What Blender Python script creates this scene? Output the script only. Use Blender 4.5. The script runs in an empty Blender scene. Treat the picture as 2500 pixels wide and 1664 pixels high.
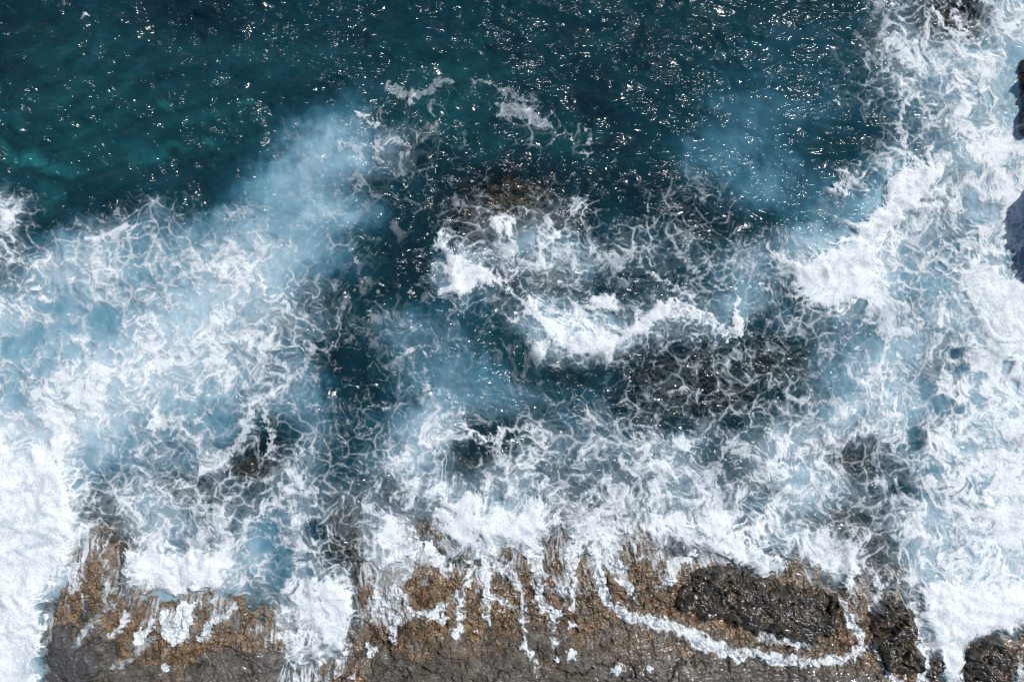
import bpy, math
import numpy as np
# ================================================================ camera, sky, sun, exposure
S = 0.02                                   # metres per plan unit
sc = bpy.context.scene
LENS = 35.0
cam_d = bpy.data.cameras.new("camera"); cam_d.lens = LENS; cam_d.sensor_width = 36; cam_d.clip_end = 5000
cam = bpy.data.objects.new("camera", cam_d); sc.collection.objects.link(cam)
cam.location = (0, 0, 50.0*LENS/36.0); cam.rotation_euler = (0, 0, 0)
sc.camera = cam
SUN_ZEN, SUN_AZ = 32.0, 38.0               # degrees from overhead; degrees from +x towards +y
world = bpy.data.worlds.new("World"); sc.world = world; world.use_nodes = True
wn = world.node_tree.nodes; wl = world.node_tree.links
sky = wn.new('ShaderNodeTexSky'); sky.sky_type = 'NISHITA'; sky.sun_disc = False
sky.sun_elevation = math.radians(90-SUN_ZEN); sky.sun_rotation = math.radians(90-SUN_AZ)
wn['Background'].inputs['Strength'].default_value = 0.10
wl.new(sky.outputs[0], wn['Background'].inputs['Color'])
sun_d = bpy.data.lights.new("sun", 'SUN'); sun_d.energy = 3.5; sun_d.angle = math.radians(0.5); sun_d.color = (1, .965, .92)
sun = bpy.data.objects.new("sun", sun_d); sc.collection.objects.link(sun)
sun.rotation_euler = (0, math.radians(SUN_ZEN), math.radians(SUN_AZ)); sun.location = (20, 15, 30)
sc.view_settings.view_transform = 'Standard'; sc.view_settings.look = 'None'
sc.view_settings.exposure = 0.0; sc.view_settings.gamma = 1.0
sc.cycles.filter_width = 1.0; sc.cycles.max_bounces = 5; sc.cycles.diffuse_bounces = 2; sc.cycles.glossy_bounces = 2
sc.cycles.transparent_max_bounces = 10; sc.cycles.caustics_reflective = False; sc.cycles.caustics_refractive = False

# ---------------------------------------------------------------- plan of the bay (one plan unit = 2 cm on the ground)
NCX, NCY = 50, 32            # survey squares, 50 x 52 plan units each
FOAM = """
00000000000000000000000000000000000000011135433367
00000000000000000001000000000000000000011146753578
00000000000000000000000000000000000000001244678764
00000000000000000000011100000000000000001236567782
00000000000000000111221122100000000000012334556782
00000000000001111222221113310000000000001123466782
00000000000001223344322112322100011000001113356786
00001100011111223344321110111111111111111136656886
10001000000011223332221211211112222111111433588568
76000135321222333222222223443211332211112122588578
73135544323433333222123666554124432221112447765678
63466664445545433211116455688455433345455899755667
67777666566665422111187556775444434555799987566774
46555556537776533211177345554222443344558998556788
77655555556776543222112247665246644343256655567899
54663377676777644332232124888875666333444445667899
44677678778765442112322221688863332333334456655679
56777777777655521223222112111122343444443466666789
55788787556456422122333222322233444445553577667878
76888777554564433323555334344443334555554777667888
98876555456672544245676326666656775567778586577888
99854455556415543456752466566556763557776435568888
99875666655546654445656667666655666565778656566789
99975777776666655675678877677667766688765566567889
99986678756663775478569998767767887877665456777789
79997377556663664488157999856657556877896654788999
99993118887664575437714664363644754400078746788899
99950888887645898265012415364313100000000262658999
99510011344105777189110001021310000000000144258999
89200015643036888011000000100000000000000400488766
79100012100001887000000000000000000000000100398211
78100000000000531000000000000000000000000000017125
"""
MILK = """
11111110000111111111111111111111111111111122000066
11111110000011111111111111101111111112222223521367
11111111111111111111111110111110111122222222467766
11111111011111111111111111110111112222222224355677
11111111111111111321111111110011112333222223445677
11111000011112355411111111110011112333333223344577
11111111111113566643111111111001123443211113345788
11111111101125677743111111111111144433321135545787
21111111111357664211110000000000122344323447884577
43110013212446676431100000041100112344334587745776
31134344345566666541000333312221111111244577554586
23566654666777764200021237721111222333578986555576
35777766667777654310005421256211122454469998566684
46677766788877432100006511222111123563338998566787
77666666888876432112222112654313444673324544566899
76776678888764331133332112777776324511223445665789
66777888887754410012233211466631111111124567754568
77778888877644510013434321212211001111245677545678
66888888766644551012344443221211100111124677765778
88999875665434442235664332233211111223337878765788
99999765445540342134676113323332244114666727336588
99966555455202331346741244322343541136652123678888
99974445421213432234643344322223443332777411254689
99983466532233333311565556312432455422774321465388
89981266642254521156238998524544665534532136577888
59991006533565421167024888222664233666873312677799
99993117777775521155112211223322233300078733678888
99950077777755455155012211223312200000000262678888
99510077777555555155110001021310000000000144278888
99300055543333455011000000100000000000000400488877
99100022100000455000000000000000000000000100388211
99100000000000531000000000000000000000000000018125
"""
def grid_of(t):
    rows = [r.strip() for r in t.strip().splitlines()]
    out = []
    for i, r in enumerate(rows):
        r = (r + r[-1]*NCX)[:NCX]
        out.append([int(c)/9 for c in r])
    return np.array(out)
# ---------------------------------------------------------------- lattice noise
def _hash(ix, iy, seed):
    h = (ix.astype(np.int64)*374761393 + iy.astype(np.int64)*668265263 + seed*2147483647) & 0xffffffff
    h = ((h ^ (h >> 13))*1274126177) & 0xffffffff
    return ((h ^ (h >> 16)) & 0xffffff).astype(np.float32)/16777215.0
def vnoise(x, y, seed=0):
    """gradient noise, about -1..1"""
    ix = np.floor(x); iy = np.floor(y)
    fx = (x-ix).astype(np.float32); fy = (y-iy).astype(np.float32)
    ux = fx*fx*fx*(fx*(fx*6-15)+10); uy = fy*fy*fy*(fy*(fy*6-15)+10)
    def g(dx, dy):
        a = _hash(ix+dx, iy+dy, seed)*6.2831853
        return np.cos(a)*(fx-dx)+np.sin(a)*(fy-dy)
    a = g(0,0); b = g(1,0); c = g(0,1); d = g(1,1)
    return ((a+(b-a)*ux)*(1-uy)+(c+(d-c)*ux)*uy)*1.5
def fbm(x, y, octv=4, seed=0, gain=.5, lac=2.03):
    s = 0; a = 1; t = 0
    for i in range(octv):
        s = s + a*vnoise(x, y, seed+i*17); t += a; a *= gain
        x = x*lac+11.3; y = y*lac+5.7
    return s/t
def ridged(x, y, octv=4, seed=0, gain=.55, lac=2.07, p=2.0):
    s = 0; a = 1; t = 0
    for i in range(octv):
        s = s + a*(1-np.minimum(np.abs(vnoise(x, y, seed+i*13))*1.6, 1))**p; t += a; a *= gain
        x = x*lac+3.1; y = y*lac+7.9
    return s/t
def voronoi(x, y, seed=0, jit=.95):
    ix = np.floor(x); iy = np.floor(y)
    f1 = np.full(x.shape, 9., np.float32); f2 = f1.copy(); cid = np.zeros(x.shape, np.float32)
    for dy in (-1,0,1):
        for dx in (-1,0,1):
            cx = ix+dx; cy = iy+dy
            px = cx+.5+(_hash(cx,cy,seed)-.5)*jit; py = cy+.5+(_hash(cx,cy,seed+7)-.5)*jit
            d = np.hypot(px-x, py-y).astype(np.float32)
            m = d < f1
            f2 = np.where(m, f1, np.minimum(f2, d))
            cid = np.where(m, _hash(cx,cy,seed+3), cid)
            f1 = np.where(m, d, f1)
    return f1, f2, cid
def sst(a, b, x):
    t = np.clip((x-a)/(b-a), 0, 1); return t*t*(3-2*t)
def blur(a, k, n=2):
    for _ in range(n):
        for ax in (0,1):
            p = [(0,0),(0,0)]; p[ax] = (k+1,k)
            c = np.cumsum(np.pad(a, p, mode='edge'), axis=ax, dtype=np.float64)
            n2 = a.shape[ax]
            if ax == 0: a = (c[2*k+1:2*k+1+n2]-c[:n2])/(2*k+1)
            else: a = (c[:,2*k+1:2*k+1+n2]-c[:,:n2])/(2*k+1)
    return a.astype(np.float32)
def seg_dist(X, Y, pts, ws=None):
    """distance to a polyline minus its (tapering) half width"""
    best = np.full(X.shape, 1e9, np.float32)
    for i in range(len(pts)-1):
        (ax,ay),(bx,by) = pts[i], pts[i+1]
        dx, dy = bx-ax, by-ay
        t = np.clip(((X-ax)*dx+(Y-ay)*dy)/(dx*dx+dy*dy+1e-9), 0, 1)
        d = np.hypot(X-ax-t*dx, Y-ay-t*dy)
        if ws is not None: d = d-(ws[i]+(ws[i+1]-ws[i])*t)
        best = np.minimum(best, d)
    return best
def poly_sdf(X, Y, pts):
    """negative inside"""
    inside = np.zeros(X.shape, bool)
    n = len(pts)
    for i in range(n):
        (ax,ay),(bx,by) = pts[i], pts[(i+1)%n]
        c = ((ay > Y) != (by > Y)) & (X < (bx-ax)*(Y-ay)/(by-ay+1e-9)+ax)
        inside ^= c
    d = seg_dist(X, Y, list(pts)+[pts[0]])
    return np.where(inside, -d, d)
def samp(g, X, Y, dx=50., dy=52.):
    """smooth (Catmull-Rom like bicubic B-spline mix) sample of a survey grid"""
    gp = np.pad(g, 2, mode='edge')
    u = X/dx-.5+2; v = Y/dy-.5+2
    u = np.clip(u, 1, gp.shape[1]-3.001); v = np.clip(v, 1, gp.shape[0]-3.001)
    iu = np.floor(u).astype(int); iv = np.floor(v).astype(int)
    fu = u-iu; fv = v-iv
    def w(f):
        return [(1-f)**3/6, (3*f**3-6*f*f+4)/6, (-3*f**3+3*f*f+3*f+1)/6, f**3/6]
    wu = w(fu); wv = w(fv); s = 0
    for j in range(4):
        for i in range(4):
            s = s + wv[j]*wu[i]*gp[iv+j-1, iu+i-1]
    return s.astype(np.float32)
def bil(a, u, v):
    u = np.clip(u, 0, a.shape[1]-1.001); v = np.clip(v, 0, a.shape[0]-1.001)
    iu = u.astype(np.int32); iv = v.astype(np.int32); fu = (u-iu).astype(np.float32); fv = (v-iv).astype(np.float32)
    r = a.ravel(); k = iv*a.shape[1]+iu; w = a.shape[1]
    return (r[k]*(1-fu)+r[k+1]*fu)*(1-fv)+(r[k+w]*(1-fu)+r[k+w+1]*fu)*fv
def lic(img, vx, vy, n, step):
    """drag a pattern along the current"""
    H, W = img.shape
    J, I = np.meshgrid(np.arange(W, dtype=np.float32), np.arange(H, dtype=np.float32))
    acc = img.copy()
    for s in (1,-1):
        u = J.copy(); v = I.copy()
        for _ in range(n):
            a = bil(vx,u,v); b = bil(vy,u,v)
            u = u+s*step*a; v = v+s*step*b
            acc += bil(img,u,v)
    return acc/(2*n+1)
def rank(a):
    """flatten a pattern's histogram to 0..1"""
    s = np.sort(a.ravel()[::7]); return np.interp(a, s, np.linspace(0,1,s.size)).astype(np.float32)

SHORE = [(110,1900),(110,1520),(140,1450),(165,1380),(200,1300),(245,1300),(300,1340),(292,1420),(300,1440),(400,1455),(480,1440),
 (560,1450),(600,1510),(690,1528),(706,1560),(716,1622),(780,1612),(850,1592),(866,1500),(872,1420),(862,1345),(920,1385),(1010,1350),
 (1030,1310),(1060,1335),(1100,1370),(1200,1375),(1240,1335),(1300,1360),(1330,1310),(1370,1280),(1400,1340),(1450,1360),(1500,1320),
 (1560,1290),(1600,1310),(1640,1345),(1700,1360),(1730,1340),(1780,1370),(1860,1408),(1900,1400),(1960,1378),(2030,1420),(2060,1440),
 (2110,1395),(2130,1440),(2190,1430),(2235,1470),(2250,1560),(2290,1640),(2310,1900)]
SHORE2 = [(2345,1900),(2352,1600),(2382,1550),(2430,1540),(2520,1545),(2900,1500),(2900,1900)]
# currents: x, y, direction (degrees, 0 = right, 90 = down the plan), reach
FLOW = [(200,150,-28),(700,100,-25),(300,400,-15),(900,250,-35),(1300,100,-20),(1700,150,-12),(2050,150,35),(2300,150,40),(2400,300,80),
 (600,600,-30),(200,650,-20),(400,850,-50),(700,900,-55),(150,1000,-60),(600,1100,-50),(350,1150,-30),(1000,550,-40),(900,900,-80),
 (1150,450,-60),(1300,550,30),(1500,600,60),(1700,650,58),(1900,500,55),(2100,480,35),(1400,820,10),(1250,850,-80),(1600,850,-20),
 (1700,1000,-70),(1850,1000,-40),(2000,900,-70),(2200,650,50),(2350,650,60),(2200,950,-75),(2400,1050,40),(2300,1250,60),(2100,1200,60),
 (2450,500,80),(1000,1050,-50),(1200,1000,10),(1400,1100,40),(1600,1150,55),(1800,1200,70),(1250,1250,90),(900,1250,80),(600,1300,70),
 (300,1350,95),(60,1300,100),(60,1550,88),(800,1500,85),(1100,1450,90),(1500,1400,75),(1900,1400,70),(2200,1450,75),(2400,1450,100)]
NETS = [(130,850,230,140),(1800,960,260,140),(2300,1000,230,150),(650,1060,220,110),(1250,1080,220,90),(660,1350,110,120),(1560,560,190,110),(1500,1050,250,80),(2350,60,160,80),(380,690,160,60)]
# shapes of solid white water: outline, softness, strength
CRESTS = [
 ([(1062,572),(1078,560),(1110,610),(1150,625),(1190,640),(1222,668),(1195,700),(1160,710),(1122,728),(1095,712),(1078,668)], 16, .95),
 ([(1205,680),(1240,690),(1290,730),(1340,765),(1400,800),(1450,808),(1520,795),(1565,765),(1600,740),(1640,735),(1650,755),(1610,790),(1580,815),(1520,840),(1440,868),(1385,872),(1350,840),(1310,795),(1260,745)], 13, 1.),
 ([(1925,690),(1955,742),(2010,758),(2070,762),(2105,740),(2125,690),(2135,620),(2190,560),(2285,490),(2272,410),(2245,368),(2215,390),(2150,480),(2080,560),(1990,610),(1940,640)], 20, 1.),
 ([(0,455),(30,480),(62,500),(66,545),(45,590),(0,655),(-60,660),(-60,450)], 10, .68),
 ([(1300,600),(1340,575),(1400,570),(1445,600),(1430,640),(1370,655),(1320,640)], 28, .95),
 ([(1180,545),(1215,525),(1260,545),(1250,580),(1200,580)], 20, .9),
 ([(1130,1250),(1200,1220),(1290,1225),(1350,1260),(1340,1300),(1270,1335),(1190,1330),(1130,1300)], 32, 1.),
 ([(-60,1080),(130,1080),(190,1200),(185,1300),(160,1350),(145,1410),(118,1480),(108,1560),(108,1700),(-60,1700)], 22, 1.),
 ([(870,1345),(900,1290),(990,1260),(1030,1300),(1025,1345),(1018,1400),(985,1440),(972,1500),(955,1513),(910,1508),(912,1460),(905,1410)], 10, .82),
 ([(760,1400),(830,1410),(866,1445),(866,1500),(850,1585),(825,1600),(785,1570),(765,1500)], 14, 1.),
 ([(300,1340),(380,1330),(500,1360),(560,1400),(560,1440),(480,1440),(400,1452),(305,1440)], 16, .95),
 ([(395,1500),(440,1465),(487,1470),(478,1510),(462,1555),(440,1562),(400,1545)], 6, 1.),
 ([(335,1545),(360,1520),(385,1500),(378,1540),(360,1562),(340,1562)], 5, 1.),
 ([(2290,640),(2380,600),(2450,640),(2560,700),(2560,960),(2470,900),(2380,820),(2330,740)], 40, 1.),
 ([(2050,1060),(2110,1010),(2150,950),(2180,960),(2120,1050),(2090,1085),(2055,1085)], 16, .9),
 ([(2240,1420),(2300,1400),(2420,1450),(2500,1450),(2560,1540),(2430,1538),(2382,1548),(2352,1600),(2345,1700),(2310,1700),(2290,1620),(2260,1540)], 14, 1.),
 ([(1640,1365),(1690,1340),(1705,1352),(1670,1385),(1630,1420),(1600,1442),(1590,1432),(1605,1405)], 5, .97),
 ([(2065,1330),(2095,1330),(2095,1400),(2085,1450),(2070,1460),(2055,1410)], 10, .9),
 ([(2135,1400),(2165,1415),(2152,1455),(2120,1498),(2108,1488),(2125,1450)], 7, .9),
 ([(1860,1330),(1930,1370),(1900,1402),(1860,1408),(1790,1372),(1740,1340),(1760,1310)], 16, .92),
 ([(2440,1630),(2480,1612),(2560,1600),(2560,1700),(2450,1700)], 9, .8),
]
PUFFS = [(1410,500,34,40,.8),(1462,742,40,26,.9),(1375,610,62,45,.95),(2080,443,55,36,.8),(1095,520,0,0,0),(1800,800,14,30,.7),
 (1230,1270,110,60,.9),(1510,555,30,40,.0),(890,285,25,12,.6),(210,40,9,7,.7),(868,360,50,30,.45),(1255,1262,60,50,.9),(900,470,40,30,.2),
 (1560,1340,30,30,.3),(2100,1350,35,60,.7),(500,1270,60,60,.4),(210,1290,30,30,.0)]
# streams and filaments: points, half widths, strength
STREAMS = [
 ([(965,1500),(962,1535),(963,1562)],[6,4,4],.9),
 ([(975,1440),(990,1450),(1015,1485),(1050,1492),(1085,1470),(1120,1450),(1140,1410),(1152,1370)],[6,5,6,7,6,4,5,8],.85),
 ([(1180,1320),(1188,1400),(1190,1440),(1186,1480),(1190,1520)],[17,11,7,4,4],.9),
 ([(1148,1385),(1132,1450),(1124,1490),(1118,1540)],[8,5,3,6],.85),
 ([(1190,1440),(1225,1460),(1245,1478),(1262,1470)],[4,3,3,2],.8),
 ([(1195,1350),(1240,1390),(1268,1420),(1280,1470),(1282,1510),(1272,1560),(1300,1590),(1312,1604)],[13,12,10,7,4,3,3,6],.85),
 ([(1300,1330),(1312,1400),(1316,1450),(1325,1475),(1360,1492),(1372,1496)],[18,12,9,8,9,4],.95),
 ([(1355,1490),(1350,1530),(1355,1560)],[5,4,3],.75),
 ([(1420,1290),(1400,1350),(1393,1400),(1400,1440),(1398,1480)],[18,14,8,6,3],.9),
 ([(1395,1370),(1370,1420),(1360,1450)],[7,4,2],.7),
 ([(1450,1300),(1455,1370),(1458,1420),(1480,1458),(1515,1490),(1560,1506),(1620,1520),(1675,1537),(1720,1560)],[12,9,7,8,9,9,10,14,15],.95),
 ([(1720,1560),(1760,1572),(1790,1585),(1830,1580),(1870,1592),(1920,1598),(1980,1602),(2030,1600)],[15,14,4,11,11,12,9,6],.9),
 ([(1840,1540),(1880,1548),(1930,1560),(1970,1562)],[3,8,6,3],.95),
 ([(2030,1600),(2070,1590),(2098,1575),(2090,1545),(2070,1510),(2052,1468)],[7,9,12,10,8,8],.9),
 ([(1470,1300),(1500,1360),(1518,1400),(1530,1425),(1548,1450)],[26,18,12,9,3],.9),
 ([(2230,1480),(2245,1560),(2258,1610),(2245,1650),(2225,1675)],[12,8,6,9,9],.85),
 ([(2118,1560),(2140,1620),(2180,1660),(2200,1670)],[3,3,8,9],.8),
 ([(170,1370),(185,1420),(210,1448),(212,1480)],[14,12,8,3],.7),
 ([(210,1350),(208,1400)],[5,3],.6),
 ([(285,1470),(240,1500),(215,1540),(208,1560)],[5,4,5,4],.55),
 ([(310,1500),(300,1530),(285,1545)],[10,8,5],.7),
 ([(530,1500),(510,1540),(497,1555)],[12,9,8],.9),
 ([(575,1480),(540,1510),(520,1520)],[8,5,4],.7),
 ([(380,1560),(330,1590),(300,1615)],[8,6,3],.5),
 ([(250,1440),(262,1410)],[4,2],.5),
 ([(1040,1330),(1090,1390),(1100,1400)],[10,14,5],.8),
 ([(1055,1360),(1045,1400),(1038,1420)],[5,3,2],.5),
 ([(835,1600),(830,1630),(822,1645)],[8,4,3],.7),
 ([(700,1540),(705,1600),(712,1622)],[8,8,5],.8),
 ([(730,1500),(735,1560),(740,1610)],[7,7,6],.9),
 ([(780,1480),(775,1560),(785,1610)],[8,7,6],.9),
 # filaments on open water
 ([(1580,500),(1620,560),(1680,640),(1720,680),(1760,700)],[3,3,4,3,3],.5),
 ([(1560,640),(1620,690),(1680,720),(1720,790)],[4,5,4,3],.6),
 ([(1800,690),(1800,760),(1797,812)],[5,4,8],.8),
 ([(1640,750),(1700,770),(1760,800),(1798,818)],[20,14,12,9],.85),
 ([(1425,310),(1445,335),(1442,360),(1415,372)],[2,2,3,2],.55),
 ([(1345,270),(1365,300),(1375,322)],[2,3,3],.55),
 ([(950,215),(985,232),(1030,235),(1070,205),(1100,190)],[7,9,9,8,5],.42),
 ([(1160,205),(1200,210),(1250,235),(1280,250)],[8,6,8,6],.45),
 ([(1000,260),(1012,240)],[4,3],.6),
 ([(1230,270),(1270,275),(1310,290),(1345,312)],[14,20,14,8],.5),
 ([(870,280),(895,296),(935,305)],[4,8,3],.7),
 ([(660,200),(740,215)],[2,2],.0),
 ([(2240,230),(2200,260),(2195,310),(2210,350),(2235,385)],[8,9,7,8,14],.65),
 ([(2190,0),(2160,40),(2150,90),(2160,140),(2190,180),(2230,230),(2270,270)],[8,9,9,9,9,7,7],.55),
 ([(2280,20),(2300,60),(2330,85),(2400,95)],[3,3,3,3],.7),
 ([(2340,0),(2330,30),(2350,70),(2380,100)],[3,3,3,4],.7),
 ([(2390,0),(2430,20),(2440,50),(2470,90)],[4,4,4,6],.75),
 ([(600,640),(560,655),(500,690),(450,750),(440,770)],[4,5,6,5,3],.6),
 ([(230,620),(290,640),(350,650),(420,630),(470,610)],[6,8,9,7,5],.6),
 ([(60,640),(130,660),(220,670),(330,680)],[10,14,16,10],.5),
 ([(300,800),(390,810),(430,790),(440,760)],[4,5,5,4],.5),
 ([(600,840),(635,870),(650,900),(680,930),(700,940)],[5,5,5,5,4],.6),
 ([(760,850),(740,900),(710,930),(690,960)],[10,9,9,9],.55),
 ([(615,1010),(590,1070),(560,1110),(500,1140)],[8,10,10,8],.6),
 ([(650,1000),(662,1060),(662,1120)],[5,5,4],.6),
 ([(1040,860),(1045,900),(1040,950)],[3,3,3],.55),
 ([(980,870),(1010,850),(1050,840)],[3,3,3],.55),
 ([(1100,980),(1130,1010),(1135,1045),(1170,1070),(1210,1075)],[4,4,5,5,5],.75),
 ([(1210,1080),(1230,1050),(1290,1042),(1330,1050),(1320,1090),(1290,1110)],[7,8,8,6,6,5],.65),
 ([(1215,1080),(1230,1130),(1250,1180)],[9,9,7],.6),
 ([(1700,1050),(1660,1090),(1600,1070),(1560,1070)],[6,8,6,5],.55),
 ([(1800,1060),(1770,1090),(1750,1130),(1780,1180)],[6,8,8,6],.6),
 ([(2040,1050),(2045,1120),(2060,1180),(2040,1210)],[5,6,5,5],.6),
 ([(1240,670),(1230,640),(1250,600)],[4,4,4],.5),
 ([(1102,735),(1100,760),(1095,780)],[2,2,2],.5),
]
HOLES = [(40,852,38,30),(82,816,38,26),(145,806,36,22),(255,778,42,34),(152,752,22,24),(178,858,24,18),(135,858,14,10),(108,750,22,14),
 (38,978,22,25),(125,884,20,14),(120,905,26,14),(365,682,18,12),(330,680,20,16),(512,684,15,18),(548,1028,32,18),(592,1060,26,16),(545,1080,26,16),
 (1190,1052,45,18),(1140,1100,40,24),(600,1130,30,30),(640,1060,22,50),
 (2262,948,20,28),(2300,985,22,22),(2340,1000,18,14),(2235,1065,20,26),(2385,980,18,14),(2350,905,22,22),(2395,920,16,12),(2330,860,20,16),
 (1725,930,26,34),(1760,975,22,18),(1710,1000,22,16),(1790,1030,26,14),(1680,1040,20,22),(1800,900,26,20),(1860,890,26,22),(1830,960,22,16),
 (1640,1035,32,18),(1890,960,30,18),(1545,1090,0,0),(2270,1150,30,10),(2200,1190,24,14),(660,1290,26,20),
 (690,1350,22,16),(700,1395,12,16),(675,1430,16,14),(620,1515,14,12),(655,1520,18,16),(320,1480,20,18),(770,1290,24,24),(640,1330,26,20),
 (2460,890,10,22),(2480,940,12,22),(1250,1120,0,0),(960,930,0,0)]
PATCHES = [(905,1582,19,'rounded white foam blob on grey rock right of the filled channel'),
 (1065,1492,13,'small white foam blob at the fork of the branching streams'),(1086,1502,12,'jagged foam blob right of the fork of the branching streams'),
 (1118,1537,9,'small foam scrap at the foot of the faint stream'),(1308,1604,11,'foam scrap at the end of the long bent stream'),
 (1395,1580,16,'star shaped foam patch in a crack of the grey slab'),(1355,1592,9,'thin foam scrap left of the star shaped patch'),
 (1500,1622,17,'flat pale foam patch on the grey slab near the bottom edge'),(1575,1610,8,'narrow foam sliver right of the flat pale patch'),
 (870,1640,8,'tiny foam scrap at the bottom edge below the rounded blob'),(418,1618,14,'white foam scrap on the dark slab at lower left'),
 (1228,1486,6,'tiny round foam dot beside the straight stream'),(1112,1385,6,'tiny foam dot at the top of the brown slope'),
 (390,1662,8,'foam scrap cut by the bottom edge at lower left'),(1160,1530,7,'faint foam spot between two thin streams'),(1392,1515,10,'foam scrap under the pale fading stream')]
LACE_KNOBS = dict(warp1=34., warp2=9., warp3=3.)

def build(step=1.67, margin=150., verbose=True):
    xs = np.arange(-margin, 2500+margin+step, step, dtype=np.float32)
    ys = np.arange(-margin, 1664+margin+step, step, dtype=np.float32)
    X, Y = np.meshgrid(xs, ys)
    Fm, Mm = grid_of(FOAM), grid_of(MILK)
    # broad meanders carry the edges of every patch
    w1x = fbm(X/170, Y/170, 3, 1); w1y = fbm(X/170+40, Y/170, 3, 2)
    w2x = fbm(X/45, Y/45, 3, 3);   w2y = fbm(X/45+9, Y/45, 3, 4)
    w3x = fbm(X/13, Y/13, 3, 5);   w3y = fbm(X/13+9, Y/13, 3, 6)
    Xs = X+w2x*26+w3x*7; Ys = Y+w2y*26+w3y*7
    D = samp(Fm, X+w1x*14+w2x*22, Y+w1y*14+w2y*22)
    M = samp(Mm, X+w1x*24+w2x*22, Y+w1y*24+w2y*22)
    for (qx,qy,rx,ry,a) in [(1090,900,190,110,.13),(1200,770,110,60,.10),(970,790,90,60,.08),(1400,960,200,50,.06),(1830,300,150,170,.05),(1950,430,120,120,.07)]:
        M = M+a*np.exp(-((X+w2x*30-qx)/rx)**2-((Y+w2y*30-qy)/ry)**2)
    # sharpen the survey a little (spline sampling softens it)
    D = np.clip(D+(D-blur(D, int(45/step)))*.7, 0, 1)
    M = np.clip(M+(M-blur(M, int(45/step)))*.6, 0, 1)
    # shore
    Xq = X+w2x*16+w3x*7; Yq = Y+w2y*16+w3y*7
    shore = np.maximum(-poly_sdf(Xq, Yq, SHORE), -poly_sdf(Xq, Yq, SHORE2))     # + on rock, plan units
    # flow
    cx = 0; cy = 0; wt = 0
    for (fx, fy, a) in FLOW:
        w = 1/(((X-fx)**2+(Y-fy)**2)/1e4+.3)**1.6
        a = np.radians(a); cx = cx+w*np.cos(2*a); cy = cy+w*np.sin(2*a); wt = wt+w
    ang = .5*np.arctan2(cy, cx)+w1x*.7+w2x*.5
    # arctan half-angle keeps direction but may flip sign: make it continuous enough for short drags
    vx = np.cos(ang).astype(np.float32); vy = np.sin(ang).astype(np.float32)
    k = LACE_KNOBS
    XX = X+w1x*30+w2x*12+w3x*2.5; YY = Y+w1y*30+w2y*12+w3y*2.5
    # eddies fold the foam over itself
    J, I = np.meshgrid(np.arange(X.shape[1], dtype=np.float32), np.arange(X.shape[0], dtype=np.float32))
    psi = vnoise(X/130+3, Y/130, 201)*130*.55+vnoise(X/55+8, Y/55, 202)*55*.42
    gy, gx = np.gradient(psi.astype(np.float32), step)
    u = J.copy(); v = I.copy()
    for _ in range(5):
        a = bil(gy, u, v); b = bil(gx, u, v)
        u = u+a*2.6/step; v = v-b*2.6/step
    ex = (u-J)*step; ey = (v-I)*step
    XL = X+w1x*24+w2x*11+w3x*2.6+ex*.6; YL = Y+w1y*24+w2y*11+w3y*2.6+ey*.6
    XX = XX+ex; YY = YY+ey
    # webs of foam around clear cells, stretched a little along the current
    def web(s, seed, thin):
        al = np.cos(ang)*0+1
        f1, f2, c = voronoi(XL/s, YL/s*1.12, seed, 1.0)
        e = f2-f1
        wv = thin*(.5+1.2*np.clip(.5+fbm(X/60, Y/60, 2, seed+50)*.9, 0, 1))
        return np.exp(-e/wv), c, e
    wa, ca, ea = web(48., 11, .06); wb, cb, eb = web(23., 12, .10); wc, cc, ec = web(11.5, 13, .16)
    r1 = ridged(XX/80, YY/80, 5, 21, .58, 2.1, 4.)
    r2 = ridged(XX/30, YY/30, 4, 31, .62, 2.1, 3.)
    grain = fbm(X/8, Y/8, 4, 41, .7)
    clump = fbm(XX/95, YY/95, 5, 61, .6)
    stre = lic(_hash(np.floor(X/2.5), np.floor(Y/2.5), 5).astype(np.float32), vx, vy, 9, 1.7/step)
    stre = rank(stre-blur(stre, 6))
    stre2 = lic(fbm(X/7, Y/7, 3, 77, .6).astype(np.float32), vx, vy, 16, 2.2/step); stre2 = rank(stre2)
    cmix = np.clip(.5+fbm(X/140, Y/140, 3, 63)*1.1, 0, 1)
    net = .30+.5*np.clip(.5+fbm(X/260, Y/260, 2, 65)*1.4, 0, 1)
    for (qx,qy,rx,ry) in NETS: net = np.maximum(net, .95*np.exp(-((X-qx)/rx)**2-((Y-qy)/ry)**2))
    webs = np.maximum.reduce([wa, wb*(.45+.45*cmix), wc*(.10+.55*(1-cmix))])
    # marbling: foam stirred into itself at every size, from metres down to bubbles
    def marble(s, seed, stir=.9, p=2.2, octv=6, gain=.62):
        q0 = fbm(XX/s, YY/s, 4, seed); q1 = fbm(XX/s+5.2, YY/s+1.3, 4, seed+1)
        return ridged(XX/s+stir*q0+.4*w3x*6/s, YY/s+stir*q1+.4*w3y*6/s, octv, seed+2, gain, 2.05, p)
    mb = marble(120., 1001); mb2 = marble(46., 1011, .8, 2.6, 5, .6)
    flow = mb*1.15+mb2*.75+r1*.25
    flow = .78*flow+.22*lic(flow.astype(np.float32), vx, vy, 5, 1.8/step)
    lace = webs*.46*net+flow*(1.25-.55*net)+clump*.22+grain*.12+(stre2-.5)*.07
    L = rank(lace)
    L3 = rank(blur((webs*(.25+.75*net)+.6*mb2*(1-.5*net)+grain*.14).astype(np.float32), 1, 1) if step < 2 else webs*(.4+.6*net)+grain*.08)
    L2 = rank(mb*.8+mb2*.35+clump*.45+(stre2-.5)*.12)
    # crests and puffs
    white = np.zeros_like(X)
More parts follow.
